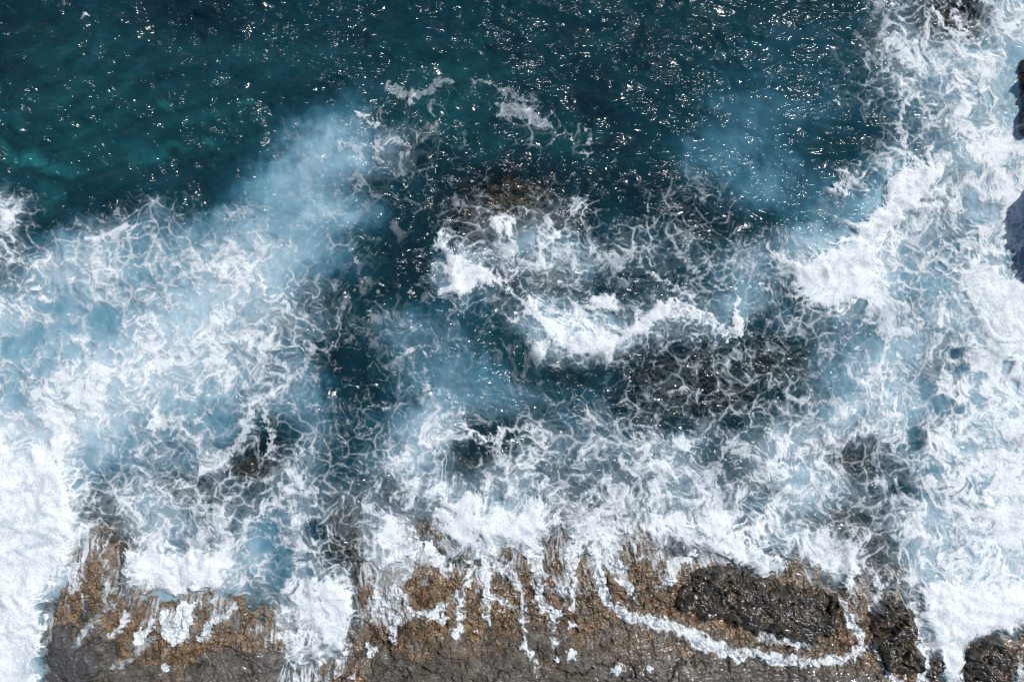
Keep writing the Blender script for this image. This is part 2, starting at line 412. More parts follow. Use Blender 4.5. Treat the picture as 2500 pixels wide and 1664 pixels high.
    for pts, soft, st in CRESTS:
        x0 = min(p[0] for p in pts)-80; x1 = max(p[0] for p in pts)+80; y0 = min(p[1] for p in pts)-80; y1 = max(p[1] for p in pts)+80
        i0, i1 = np.searchsorted(xs, [x0,x1]); j0, j1 = np.searchsorted(ys, [y0,y1])
        sl = np.s_[j0:j1, i0:i1]
        sd = poly_sdf(X[sl]+w2x[sl]*14+w3x[sl]*9, Y[sl]+w2y[sl]*14+w3y[sl]*9, pts)-(L[sl]-.5)*(12 if soft < 17 else 26)-grain[sl]*9
        white[sl] = np.maximum(white[sl], st*sst(soft, -soft*1.1, sd))
    for (px,py,rx,ry,st) in PUFFS:
        if rx <= 0 or st <= 0: continue
        d = np.hypot((X+w2x*14+w3x*8-px)/rx, (Y+w2y*14+w3y*8-py)/ry)-(L-.5)*.7
        white = np.maximum(white, st*sst(1.5, .25, d))
    hole = np.zeros_like(X); rim = np.zeros_like(X)
    for (px,py,rx,ry) in HOLES:
        if rx <= 0: continue
        d = (np.hypot((X+w2x*12+w3x*3-px)/rx, (Y+w2y*12+w3y*3-py)/ry)-1)*min(rx,ry)
        hole = np.maximum(hole, sst(7,-9,d)); rim = np.maximum(rim, np.exp(-(np.maximum(d-7,-10)/8)**2)*(d > -4))
    st_ = np.zeros_like(X)
    for pts, ws, s in STREAMS:
        x0 = min(p[0] for p in pts)-60; x1 = max(p[0] for p in pts)+60; y0 = min(p[1] for p in pts)-60; y1 = max(p[1] for p in pts)+60
        i0, i1 = np.searchsorted(xs, [x0,x1]); j0, j1 = np.searchsorted(ys, [y0,y1])
        sl = np.s_[j0:j1, i0:i1]
        sd = seg_dist(X[sl]+w2x[sl]*15+w3x[sl]*11, Y[sl]+w2y[sl]*15+w3y[sl]*11, pts, ws)-(L3[sl]-.5)*7-clump[sl]*9-grain[sl]*6
        st_[sl] = np.maximum(st_[sl], s*sst(9, -5, sd))
    # foam amount and cover
    vary0 = np.clip(.5+clump*1.2, 0, 1)
    onrock = sst(-10, 25, shore)
    D = D*(1-.62*hole*(1-onrock))
    D = np.maximum(D, rim*.55*(D > .3)*(.5+.5*vary0))
    Dr = D.copy(); D2 = D*(1-onrock*.6)
    D2 = np.maximum(D2, white)
    D2 = np.maximum(D2, st_*(.80+.12*(stre2)))
    for (px,py,r,_) in PATCHES:
        d = np.hypot(X+w2x*16+w3x*16-px, Y+w2y*16+w3y*16-py)/r
        pf = sst(1.0,.7,d); D2 = np.maximum(D2, pf); white = np.maximum(white, pf)
    D2 = np.clip(D2, 0, 1)
    vary = np.clip(.5+clump*.9+(stre2-.5)*.15, 0, 1)
    T = 1-D2*.66-.16*sst(.75,1,D2)
    width = .46+.14*D2
    A = np.clip((L-T+.04)/width, 0, 1)**1.25
    A = A*np.clip(D2*7-.3, 0, 1)*(.62+.3*D2)
    # hair-fine threads along the webs
    hair = np.clip((L3-(1-D2*.50))/.30, 0, 1)*np.clip(D2*5-.2, 0, 1)
    A = 1-(1-A)*(1-.44*hair)
    A = np.maximum(A, sst(.70,1.0,white)*np.clip(.58+.30*L+.35*(vary-.4), 0, 1))
    # foam raft with round clear openings that close up as the foam thickens
    reach = np.clip((D2-.35)*.55+(vary-.5)*.25, 0, 1)
    opa = sst(reach+.03, reach+.16, ea+w3x*.02); opb = sst(reach*1.15+.03, reach*1.15+.20, eb+w3y*.02)
    opening = opa*np.clip(opb+(1-net)*.0, 0, 1)
    soft = np.clip((L2-(1-D2*1.10))/.70, 0, 1)
    film = np.clip((D2-.10)*1.35, 0, .84)*(.36+.64*soft)*(1-opening*(.25+.6*net))
    film = film*(.42+.58*sst(.12,.5,M))*(1-.45*hole)*(1-.75*onrock)
    A = np.clip(1-(1-A)*(1-np.clip(film,0,1)), 0, 1)
    A = np.maximum(A, sst(.15,.85,st_)*np.clip(.72+.45*(L3-.4)+grain*.7+clump*.4, 0, 1))
    # rivulets: what the surf leaves running over the rock
    riv = ridged(X/52+w2x*.55+w3x*.1, Y/150+w2y*.25, 4, 905, .6, 2.0, 3.5)+.35*stre2+.25*clump
    riv = rank(riv); edge = np.exp(-np.clip(shore, 0, 400)/34)
    wet = np.clip(Dr*.85+edge*.38, 0, 1)
    veil = onrock*np.clip(Dr*3.2+edge*.5, 0, 1)*np.clip((riv-(1-wet*.95))/.45, 0, 1)*(.45+.45*vary)
    veil = 1-(1-veil)*(1-onrock*.30*edge*np.clip(vary+stre2*.6-.4, 0, 1))
    A = np.maximum(A, veil)
    M = M+hole*(.50-M)*.85*(M < .5)*(X < 480)
    M = np.clip(np.maximum(M, D2*.75-.16), 0, 1)
    out = dict(xs=xs, ys=ys, X=X, Y=Y, D=D2, M=M, A=A.astype(np.float32), L=L, shore=shore, white=white, stream=st_, hole=hole,
        w1x=w1x,w1y=w1y,w2x=w2x,w2y=w2y,w3x=w3x,w3y=w3y, clump=clump, stre=stre, stre2=stre2, vx=vx, vy=vy, r1=r1, r2=r2, grain=grain)
    return out

# ================================================================ the lie of the land
STEP = 1.67
F = build(STEP, 150.)
xs, ys, X, Y = F['xs'], F['ys'], F['X'], F['Y']
w1x,w1y,w2x,w2y,w3x,w3y = (F[k] for k in ('w1x','w1y','w2x','w2y','w3x','w3y'))
shore, white, A, D, M = F['shore'], F['white'], F['A'], F['D'], F['M']
H, W = X.shape
def win(x0, y0, x1, y1):
    i0, i1 = np.searchsorted(xs, [x0,x1]); j0, j1 = np.searchsorted(ys, [y0,y1])
    return np.s_[j0:j1, i0:i1]
def blobs(lst, wob=18.):
    o = np.zeros_like(X)
    for (px,py,rx,ry,s) in lst:
        sl = win(px-2.2*rx-60, py-2.2*ry-60, px+2.2*rx+60, py+2.2*ry+60)
        d = np.hypot((X[sl]+w1x[sl]*30+w2x[sl]*wob+w3x[sl]*4-px)/rx, (Y[sl]+w1y[sl]*30+w2y[sl]*wob+w3y[sl]*4-py)/ry)
        o[sl] = np.maximum(o[sl], s*sst(1.55,.35,d))
    return o
# places where the bottom shows through the water
CLEAR = [(1230,480,150,95,.92),(1150,545,60,70,.95),(1380,520,90,60,.7),(2350,50,130,60,.95),(2160,110,50,60,.4),(2010,60,1,1,0),(1700,940,210,110,.9),(1880,880,110,70,.85),
 (1560,860,120,60,.6),(1400,900,130,60,.55),(1200,1085,130,60,.7),(620,1110,70,70,.9),(480,1200,140,60,.75),(200,1230,60,40,.8),(1010,1200,110,60,.6),(2090,1090,110,90,.8),
 (1850,1180,90,50,.4),(2110,1270,110,80,.85),(2340,900,110,70,.5),(30,70,150,90,.30),(1720,525,120,60,.55),(1760,740,110,60,.5),(2240,1120,60,60,.5),(1060,400,60,40,.3),
 (700,1320,50,60,.2),(860,1260,60,60,.8),(20,1290,40,40,.8),(2290,460,60,50,.4),(2270,1000,80,60,.6),(1290,690,150,60,.55),(890,1300,60,50,.8),(1450,1240,120,60,.7),(1900,1300,160,60,.75)]
clear = blobs(CLEAR)
clear = np.maximum(clear, .9*sst(-170, -20, shore))
clear *= 1-.8*sst(.45, .8, M)
TURQ = [(85,375,42,20,1.),(15,370,25,18,.8),(150,410,50,20,.8),(410,265,30,14,.7),(600,250,24,9,.7),(510,340,14,10,.6),(390,370,60,14,.6),(330,380,30,14,.5),(540,205,24,16,.4),(130,470,30,50,.45),
 (50,300,40,30,.35),(200,110,160,70,.22),(400,120,150,60,.16),(1080,230,160,120,.25),(520,290,150,80,.25),(700,150,180,60,.18),(250,300,250,130,.25),(1380,330,90,40,.22),(1180,350,60,30,.2)]
turq = blobs(TURQ)
# water level: long swell, chop and the standing humps of the backwash
def aniso(sx, sy, deg, seed, octv=3, gain=.5):
    a = math.radians(deg); u = (X*math.cos(a)+Y*math.sin(a))/sx; v = (-X*math.sin(a)+Y*math.cos(a))/sy
    return fbm(u+w2x*.25, v+w2y*.25, octv, seed, gain)
swell = aniso(420, 150, -22, 301, 2)*.55+aniso(150, 60, -18, 302, 2)*.17
chop = (1-np.abs(aniso(90, 40, -15, 303, 2))*2)*.012
calm = sst(-60, 40, -shore)
WZ = (swell*.8+chop)*calm
hump = [(1245,800,34,40,.35),(1160,905,40,40,.25),(1660,830,60,50,.35),(1700,790,40,30,.25),(1370,920,40,40,.2),(1170,830,30,30,.2),(2290,720,40,30,.2)]
for (px,py,rx,ry,h) in hump:
    WZ += h*np.exp(-((X-px)/rx)**2-((Y-py)/ry)**2)
# tone streaks: random lighter and darker water colour drawn out along the current
tone = lic(fbm(X/38, Y/38, 4, 401, .6).astype(np.float32), F['vx'], F['vy'], 7, 5./STEP)
tone = np.clip(.5+tone*1.1, 0, 1)

# rock heights ----------------------------------------------------
crv1, crv2, crid = voronoi((X+w2x*30+w3x*8)/150+Y/500, (Y+w2y*30+w3y*8)/105-X/420, 501)
crack = np.exp(-(crv2-crv1)/.022)*sst(.25,.6, .5+fbm(X/120, Y/120, 2, 505))
c2a, c2b, _ = voronoi((X+w2x*20+w3x*8)/42, (Y+w2y*20+w3y*8)/60, 507)
crack2 = np.exp(-(c2b-c2a)/.05)*sst(.35,.7, .5+fbm(X/70, Y/70, 2, 508))
rough = fbm(X/60, Y/60, 4, 521, .55)
crag = ridged((X+w2x*20)/46, (Y+w2y*20)/38, 5, 531, .62, 2.1, 1.6)
knob = fbm(X/22+w3x*.3, Y/20+w3y*.3, 4, 533, .7)
pit = sst(.16,.42, fbm(X/15, Y/15, 3, 535, .6))
gully = ridged((X+w2x*16)/64, (Y+w2y*22)/150, 3, 537, .5, 2.1, 7.)
fine = fbm(X/9, Y/9, 3, 541, .6)
slab = .6*np.clip((shore-120+rough*120+w2x*50)/60, 0, 1)      # crust -> bare slab further up
for (px,py,rx,ry) in [(205,1600,85,80),(300,1640,90,40),(1180,1640,200,55),(960,1625,60,50),(600,1640,150,60),(1600,1640,110,50),(1780,1630,90,40),(1420,1620,70,40),(1330,1560,50,20),(2000,1650,140,25)]:
    d = np.hypot((X+w2x*35+w3x*6-px)/rx, (Y+w2y*35+w3y*6-py)/ry); slab = np.maximum(slab, sst(1.25,.85,d))
crust = 1-slab
RZ = -.02+np.clip(shore, -400, 60)*S*.16+np.clip(shore-60, 0, 400)*S*.05
RZ = np.where(shore < 0, np.maximum(np.clip(shore,-400,0)*S*.35, -1.2-.6*rough), RZ)
tl = (fbm(X/210+Y/900, Y/120+w2y*.08, 4, 551, .55)+shore/260)*7
ledge = (np.floor(tl)+sst(.80,1.,tl-np.floor(tl)))*.11
up = sst(-40, 60, shore)
RZ = RZ+rough*.20+crag*.24*(.35+.65*crust)+knob*(.20*crust+.04)+fine*(.05*crust+.022*slab)-pit*.13*(crust+.12)*up-gully*.26*(.25+.75*crust)*up-crack*.28*(.35+.65*slab)-crack2*.10*up+(ledge-.3)*up
RZ = RZ+.24*sst(0, 45, shore)
RZ = np.where(shore > 12, np.maximum(RZ, .05+.5*(RZ+.3)*.3), RZ)
def facets(x, y, seed):
    """tilted flat facets: every cell leans its own way"""
    ix = np.floor(x); iy = np.floor(y); f1 = np.full(x.shape, 9., np.float32); f2 = f1.copy(); z = np.zeros(x.shape, np.float32)
    for dy in (-1,0,1):
        for dx in (-1,0,1):
            cx = ix+dx; cy = iy+dy; a = _hash(cx,cy,seed+5)*6.2832; g = _hash(cx,cy,seed+6)
            qx = cx+.5+(_hash(cx,cy,seed)-.5)*.95-x; qy = cy+.5+(_hash(cx,cy,seed+7)-.5)*.95-y
            d = np.hypot(qx, qy).astype(np.float32); m = d < f1
            f2 = np.where(m, f1, np.minimum(f2, d)); f1 = np.where(m, d, f1)
            z = np.where(m, (np.cos(a)*qx+np.sin(a)*qy)*g, z)
    return z, f2-f1
def outcrop(pts, top, lean=(0,0), craggy=.3, seed=600, edge=26., base=None, wob=1., strata=0.):
    """one rock: its own outline, steep sides, broken top; returns (window, height, outside distance)"""
    x0 = min(p[0] for p in pts)-50; x1 = max(p[0] for p in pts)+50; y0 = min(p[1] for p in pts)-50; y1 = max(p[1] for p in pts)+50
    sl = win(x0,y0,x1,y1)
    sd = poly_sdf(X[sl]+w2x[sl]*26*wob+w3x[sl]*9*wob, Y[sl]+w2y[sl]*26*wob+w3y[sl]*9*wob, pts)
    prof = np.clip(-sd/edge, -1.2, 1)
    prof = np.sign(prof)*np.abs(prof)**.6
    cy = np.mean([p[1] for p in pts]); cx = np.mean([p[0] for p in pts])
    low = sst(-25, 45, (Y[sl]-cy)-(X[sl]-cx)*.25+w2y[sl]*20)*strata
    r = ridged((X[sl]+w2x[sl]*22)/60, (Y[sl]+w2y[sl]*16)/44, 5, seed, .6, 2.1, 1.5)
    f1, f2, cid = voronoi((X[sl]+w2x[sl]*26+w3x[sl]*6)/48, (Y[sl]+w2y[sl]*26+w3y[sl]*6)/36, seed+3)
    h1, h2, hid = voronoi((X[sl]+w2x[sl]*10+w3x[sl]*6)/19, (Y[sl]+w2y[sl]*10+w3y[sl]*6)/15, seed+4)
    g = np.exp(-(f2-f1)/.08); g2 = np.exp(-(h2-h1)/.10)
    blocks = (r-.45)*craggy+(cid-.5)*craggy*.9-g*craggy*.8*sst(.3,.6,.5+rough[sl])+(hid-.5)*craggy*.28-g2*craggy*.22
    sa = sd/15+w2x[sl]*1.2+w1x[sl]*2; lay = (sa-np.floor(sa))
    z = top*prof+blocks*(1-.75*low)+low*(.11*lay+.05*fbm(X[sl]/40, Y[sl]/9, 3, seed+11))+fbm(X[sl]/8, Y[sl]/8, 3, seed+9, .6)*.022*(.5+craggy)
    fz, fe = facets((X[sl]+w2x[sl]*12)/24, (Y[sl]+w2y[sl]*12)/19, seed+20); fz2, _ = facets(X[sl]/11+w3x[sl]*.2, Y[sl]/9+w3y[sl]*.2, seed+30)
    z = z+fz*.24*(.3+craggy)*(1-.5*low)+fz2*.10*(.3+craggy)
    if base is None: z = z+blur(RZ[sl], 12)
    else: z = z+base
    return sl, z, sd
ROCKS = []
def rock(name, label, cat, pts, top, mat, group=None, **kw):
    sl, z, sd = outcrop(pts, top, **kw)
    ROCKS.append(dict(name=name, label=label, cat=cat, sl=sl, z=z, sd=sd, mat=mat, group=group))
rock('wet_outcrop', 'large dark wet boulder outcrop with glittering highlights, ringed by a white foam channel', 'rock outcrop',
 [(1650,1455),(1672,1420),(1700,1385),(1730,1368),(1780,1385),(1840,1405),(1890,1412),(1950,1420),(2000,1440),(2040,1450),(2050,1500),(2045,1530),(2000,1545),(1990,1565),(1940,1555),(1880,1535),(1800,1520),(1730,1500),(1680,1490)], .8, 'wet', craggy=.5, seed=611, edge=34., strata=1.)
rock('craggy_outcrop', 'craggy brown-black rock knoll with deep dark clefts, beside the right foam funnel', 'rock outcrop',
 [(2135,1470),(2160,1455),(2200,1462),(2222,1480),(2240,1540),(2255,1600),(2248,1635),(2200,1645),(2150,1635),(2130,1590),(2118,1540),(2125,1500)], .7, 'wet', craggy=.5, seed=621, edge=22.)
rock('craggy_outcrop', 'brown craggy rock in the lower right corner, its left side in shadow', 'rock outcrop',
 [(2352,1620),(2370,1570),(2400,1548),(2440,1552),(2480,1590),(2460,1640),(2440,1720),(2350,1720)], .6, 'wet', craggy=.4, seed=631, edge=20.)
rock('rock_ridge', 'narrow brown rock ridge lying between two foam streams, right of the craggy knoll', 'rock',
 [(2270,1580),(2290,1570),(2305,1620),(2325,1700),(2270,1700),(2266,1640)], .3, 'wet', craggy=.3, seed=641, edge=14.)
rock('slate_boulder', 'big smooth dark grey slate boulder at lower left beside the wide foam chute', 'boulder',
 [(140,1520),(165,1505),(185,1508),(186,1540),(215,1560),(240,1570),(262,1612),(245,1640),(200,1700),(165,1700),(150,1640),(118,1612),(122,1580)], .55, 'slate', craggy=.12, seed=651, edge=24.)
rock('slate_boulder', 'small rounded grey boulder at the bottom edge, below the big slate boulder', 'boulder',
 [(120,1628),(140,1618),(165,1640),(172,1700),(118,1700)], .35, 'slate', craggy=.06, seed=661, edge=16.)
rock('slate_boulder', 'small dark boulder sitting in brown barnacled rock above the big slate boulder', 'boulder',
 [(200,1485),(225,1474),(240,1488),(228,1508),(205,1512)], .22, 'slate', craggy=.08, seed=671, edge=10.)
rock('shore_rock', 'dark rounded rock just left of the large wet outcrop, one thin stream beside it', 'rock',
 [(1470,1390),(1495,1392),(1520,1430),(1540,1455),(1515,1464),(1485,1450)], .35, 'crust', craggy=.2, seed=681, edge=14.)
CLIFF_A = [(2478,175),(2488,145),(2530,150),(2700,160),(2700,370),(2530,365),(2492,330),(2484,290),(2492,250),(2482,215)]
CLIFF_B = [(2518,450),(2550,410),(2700,400),(2700,700),(2590,690),(2540,620),(2512,560),(2512,500)]
rock('sea_stack', 'black wet cliff rock on the right edge, the upper one, spray at its foot', 'cliff', CLIFF_A, 1.1, 'wet', craggy=.8, seed=691, edge=24., base=0., wob=.8)
rock('sea_stack', 'tall black cliff rock on the right edge, throwing a blue shadow on foam', 'cliff', CLIFF_B, 3.0, 'wet', craggy=1., seed=701, edge=20., base=0., wob=.8)
rock('submerged_rock', 'brown rock under shallow water mid-bay, foam breaking over its lower side', 'submerged rock',
 [(1100,600),(1120,500),(1160,450),(1240,420),(1330,425),(1400,460),(1440,520),(1430,600),(1350,660),(1250,680),(1180,650)], 1.25, 'crust', craggy=.3, seed=711, edge=70., base=-1.75)
rock('submerged_rock', 'brown rock veined with foam threads just under the surface at upper right', 'submerged rock',
 [(2270,50),(2290,20),(2350,-20),(2430,10),(2480,60),(2450,110),(2380,130),(2310,105)], 1.25, 'crust', craggy=.3, seed=721, edge=50., base=-1.6)
rock('reef', 'dark grey reef below clear laced foam right of the broken wave crest', 'reef',
 [(1480,900),(1560,820),(1700,780),(1860,760),(1990,820),(2010,930),(1960,1030),(1850,1080),(1650,1080),(1530,1020)], 1.2, 'slate', craggy=.3, seed=731, edge=90., base=-1.75)
strong = np.maximum(sst(.5,.8,F['stream']), sst(.5,.8,white))
for r in ROCKS:
    if r['name'].startswith('submerged') or r['name'] == 'reef': continue
    m = sst(6, -8, r['sd']); stack = r['name'] == 'sea_stack'
    A[r['sl']] *= 1-m*(1-(0 if stack else strong[r['sl']]))*.95
TOPZ = np.maximum(WZ, RZ)
for r in ROCKS:
    TOPZ[r['sl']] = np.maximum(TOPZ[r['sl']], np.where(r['sd'] < 8, r['z'], -99))

# ================================================================ meshes
def grid_mesh(name, sl, Z, keep=None, attrs=None, mat=None, smooth=True, stride=1):
    x = X[sl][::stride, ::stride]; y = Y[sl][::stride, ::stride]; z = Z[::stride, ::stride]
    h, w = x.shape
    co = np.stack([(x-1250)*S, (832-y)*S, z], -1).reshape(-1,3).astype(np.float32)
    idx = np.arange(h*w).reshape(h,w)
    q = np.stack([idx[:-1,:-1], idx[1:,:-1], idx[1:,1:], idx[:-1,1:]], -1).reshape(-1,4)
    if keep is not None: q = q[keep.reshape(-1)]
    used = np.unique(q)
    if used.size == 0: return None
    remap = np.full(h*w, -1, np.int64); remap[used] = np.arange(used.size)
    q = remap[q]; co = co[used]
    me = bpy.data.meshes.new(name)
    me.vertices.add(len(co)); me.vertices.foreach_set('co', co.ravel())
    me.loops.add(q.size); me.loops.foreach_set('vertex_index', q.ravel().astype(np.int32))
    me.polygons.add(len(q)); me.polygons.foreach_set('loop_start', np.arange(0, q.size, 4, dtype=np.int32))
    me.polygons.foreach_set('use_smooth', np.full(len(q), smooth))
    me.update(calc_edges=True)
    for an, chans in (attrs or {}).items():
        at = me.attributes.new(an, 'FLOAT_COLOR', 'POINT')
        a = np.ones((used.size, 4), np.float32)
        for c, ch in enumerate(chans): a[:,c] = ch[::stride, ::stride].reshape(-1)[used]
        at.data.foreach_set('color', a.ravel())
    if mat: me.materials.append(mat)
    ob = bpy.data.objects.new(name, me); sc.collection.objects.link(ob)
    return ob

# ================================================================ materials
class NT:
    def __init__(s, name):
        s.m = bpy.data.materials.new(name); s.m.use_nodes = True; s.t = s.m.node_tree
        s.t.nodes.clear(); s.out = s.n('ShaderNodeOutputMaterial')
    def n(s, k, **kw):
        nd = s.t.nodes.new(k)
        for a, v in kw.items(): setattr(nd, a, v)
        return nd
    def put(s, sock, v):
        if isinstance(v, bpy.types.NodeSocket): s.t.links.new(v, sock)
        elif isinstance(v, (tuple, list)) and len(v) == 3 and sock.type == 'RGBA': sock.default_value = (*v, 1)
        else: sock.default_value = v
    def math(s, op, a, b=0., clamp=False):
        nd = s.n('ShaderNodeMath', operation=op, use_clamp=clamp); s.put(nd.inputs[0], a); s.put(nd.inputs[1], b); return nd.outputs[0]
    def mixc(s, f, a, b, mode='MIX'):
        nd = s.n('ShaderNodeMix', data_type='RGBA', blend_type=mode); s.put(nd.inputs[0], f); s.put(nd.inputs[6], a); s.put(nd.inputs[7], b); return nd.outputs[2]
    def noise(s, vec, scale, detail=3, rough=.55, dist=0., out=0):
        nd = s.n('ShaderNodeTexNoise'); s.put(nd.inputs['Vector'], vec); nd.inputs['Scale'].default_value = scale
        nd.inputs['Detail'].default_value = detail; nd.inputs['Roughness'].default_value = rough; nd.inputs['Distortion'].default_value = dist; return nd.outputs[out]
    def vor(s, vec, scale, feature='F1', out='Distance'):
        nd = s.n('ShaderNodeTexVoronoi', feature=feature); s.put(nd.inputs['Vector'], vec); nd.inputs['Scale'].default_value = scale; return nd.outputs[out]
    def remap(s, v, a, b, c=0., d=1.):
        nd = s.n('ShaderNodeMapRange'); s.put(nd.inputs[0], v); 
        for i, q in enumerate((a,b,c,d)): nd.inputs[i+1].default_value = q
        return nd.outputs[0]
    def ramp(s, v, stops):
        nd = s.n('ShaderNodeValToRGB'); s.put(nd.inputs[0], v); e = nd.color_ramp.elements
        while len(e) < len(stops): e.new(.5)
        for i, (p, c) in enumerate(stops): e[i].position = p; e[i].color = (*c, 1)
        return nd.outputs[0]
    def mapping(s, vec, rot=0., scale=(1,1,1)):
        nd = s.n('ShaderNodeMapping'); s.put(nd.inputs[0], vec); nd.inputs['Rotation'].default_value = (0,0,math.radians(rot)); nd.inputs['Scale'].default_value = scale; return nd.outputs[0]
    def bump(s, h, strength, dist, normal=None):
        nd = s.n('ShaderNodeBump'); s.put(nd.inputs['Height'], h); s.put(nd.inputs['Strength'], strength); s.put(nd.inputs['Distance'], dist)
        if normal: s.put(nd.inputs['Normal'], normal)
        return nd.outputs[0]
    def attr(s, name):
        a = s.n('ShaderNodeAttribute', attribute_name=name); sp = s.n('ShaderNodeSeparateColor'); s.t.links.new(a.outputs['Color'], sp.inputs[0])
        return sp.outputs[0], sp.outputs[1], sp.outputs[2], a.outputs['Alpha']
    def pos(s): return s.n('ShaderNodeNewGeometry').outputs['Position']

def water_bump(t, p):
    m1 = t.mapping(p, -24, (.75, 1.6, 1)); m2 = t.mapping(p, -14, (.8, 1.35, 1))
    n0 = t.noise(m1, .30, 2, .5, .6); n1 = t.noise(m1, .85, 1, .5, .7); n2 = t.noise(m2, 4.2, 1, .5, .5)
    grp = t.remap(t.noise(m1, .26, 4, .65, 1.0), .42, .60, .20, 1.3)
    h = t.math('ADD', t.math('MULTIPLY', n0, 1.0), t.math('ADD', t.math('MULTIPLY', n1, .5), t.math('MULTIPLY', n2, t.math('MULTIPLY', grp, .115))))
    return t.bump(h, 1.0, 1.)

def water_material():
    t = NT('sea water'); p = t.pos()
    milk, clr, turq, tone = t.attr('water')
    tn = t.math('MULTIPLY', t.math('SUBTRACT', tone, .5), t.remap(milk, 0, .5, .22, .26))
    mk = t.math('ADD', milk, tn)
    col = t.ramp(mk, [(0,(.0026,.017,.027)),(.13,(.0040,.029,.041)),(.28,(.010,.052,.074)),(.45,(.036,.120,.170)),(.65,(.125,.265,.335)),(.85,(.31,.465,.54)),(1,(.47,.60,.665))])
    teal = t.mixc(t.remap(tone, .2, .85), (.004,.044,.050), (.020,.165,.165))
    col = t.mixc(t.math('MULTIPLY', turq, .9), col, teal)
    nrm = water_bump(t, p)
    dif = t.n('ShaderNodeBsdfDiffuse'); t.put(dif.inputs['Color'], col)
    tr = t.n('ShaderNodeBsdfTransparent'); t.put(tr.inputs['Color'], (.80,.86,.86))
    m1 = t.n('ShaderNodeMixShader'); t.put(m1.inputs[0], t.math('SUBTRACT', 1., t.math('MULTIPLY', clr, .80), True))
    t.put(m1.inputs[1], tr.outputs[0]); t.put(m1.inputs[2], dif.outputs[0])
    gl = t.n('ShaderNodeBsdfGlossy'); gl.inputs['Roughness'].default_value = .165; t.put(gl.inputs['Normal'], nrm); t.put(gl.inputs['Color'], (1,1,1))
    fr = t.n('ShaderNodeFresnel'); fr.inputs['IOR'].default_value = 1.333; t.put(fr.inputs['Normal'], nrm)
    m2 = t.n('ShaderNodeMixShader'); t.put(m2.inputs[0], fr.outputs[0]); t.put(m2.inputs[1], m1.outputs[0]); t.put(m2.inputs[2], gl.outputs[0])
    t.put(t.out.inputs[0], m2.outputs[0]); return t.m

def foam_material():
    t = NT('sea foam'); p = t.pos()
    cov, thick, wet, _ = t.attr('foam')
    n = t.noise(p, 14., 5, .75, .5); n2 = t.noise(p, 2.2, 5, .65, .5)
    c = t.math('MULTIPLY', cov, t.remap(n, .34, .62, .66, 1.14))
    c = t.math('MINIMUM', c, 1.)
    col = t.mixc(t.remap(cov, .1, .95), (.60,.69,.75), (.82,.84,.84))
    col = t.mixc(t.math('MULTIPLY', t.remap(n2, .62, .35), .35), col, (.62,.76,.83))
    h = t.math('ADD', t.math('MULTIPLY', n, .035), t.math('MULTIPLY', n2, .12))
    nrm = t.bump(h, .45, 1.)
    dif = t.n('ShaderNodeBsdfDiffuse'); t.put(dif.inputs['Color'], col); t.put(dif.inputs['Normal'], nrm)
    tr = t.n('ShaderNodeBsdfTransparent')
    m = t.n('ShaderNodeMixShader'); t.put(m.inputs[0], c); t.put(m.inputs[1], tr.outputs[0]); t.put(m.inputs[2], dif.outputs[0])
    t.put(t.out.inputs[0], m.outputs[0]); return t.m

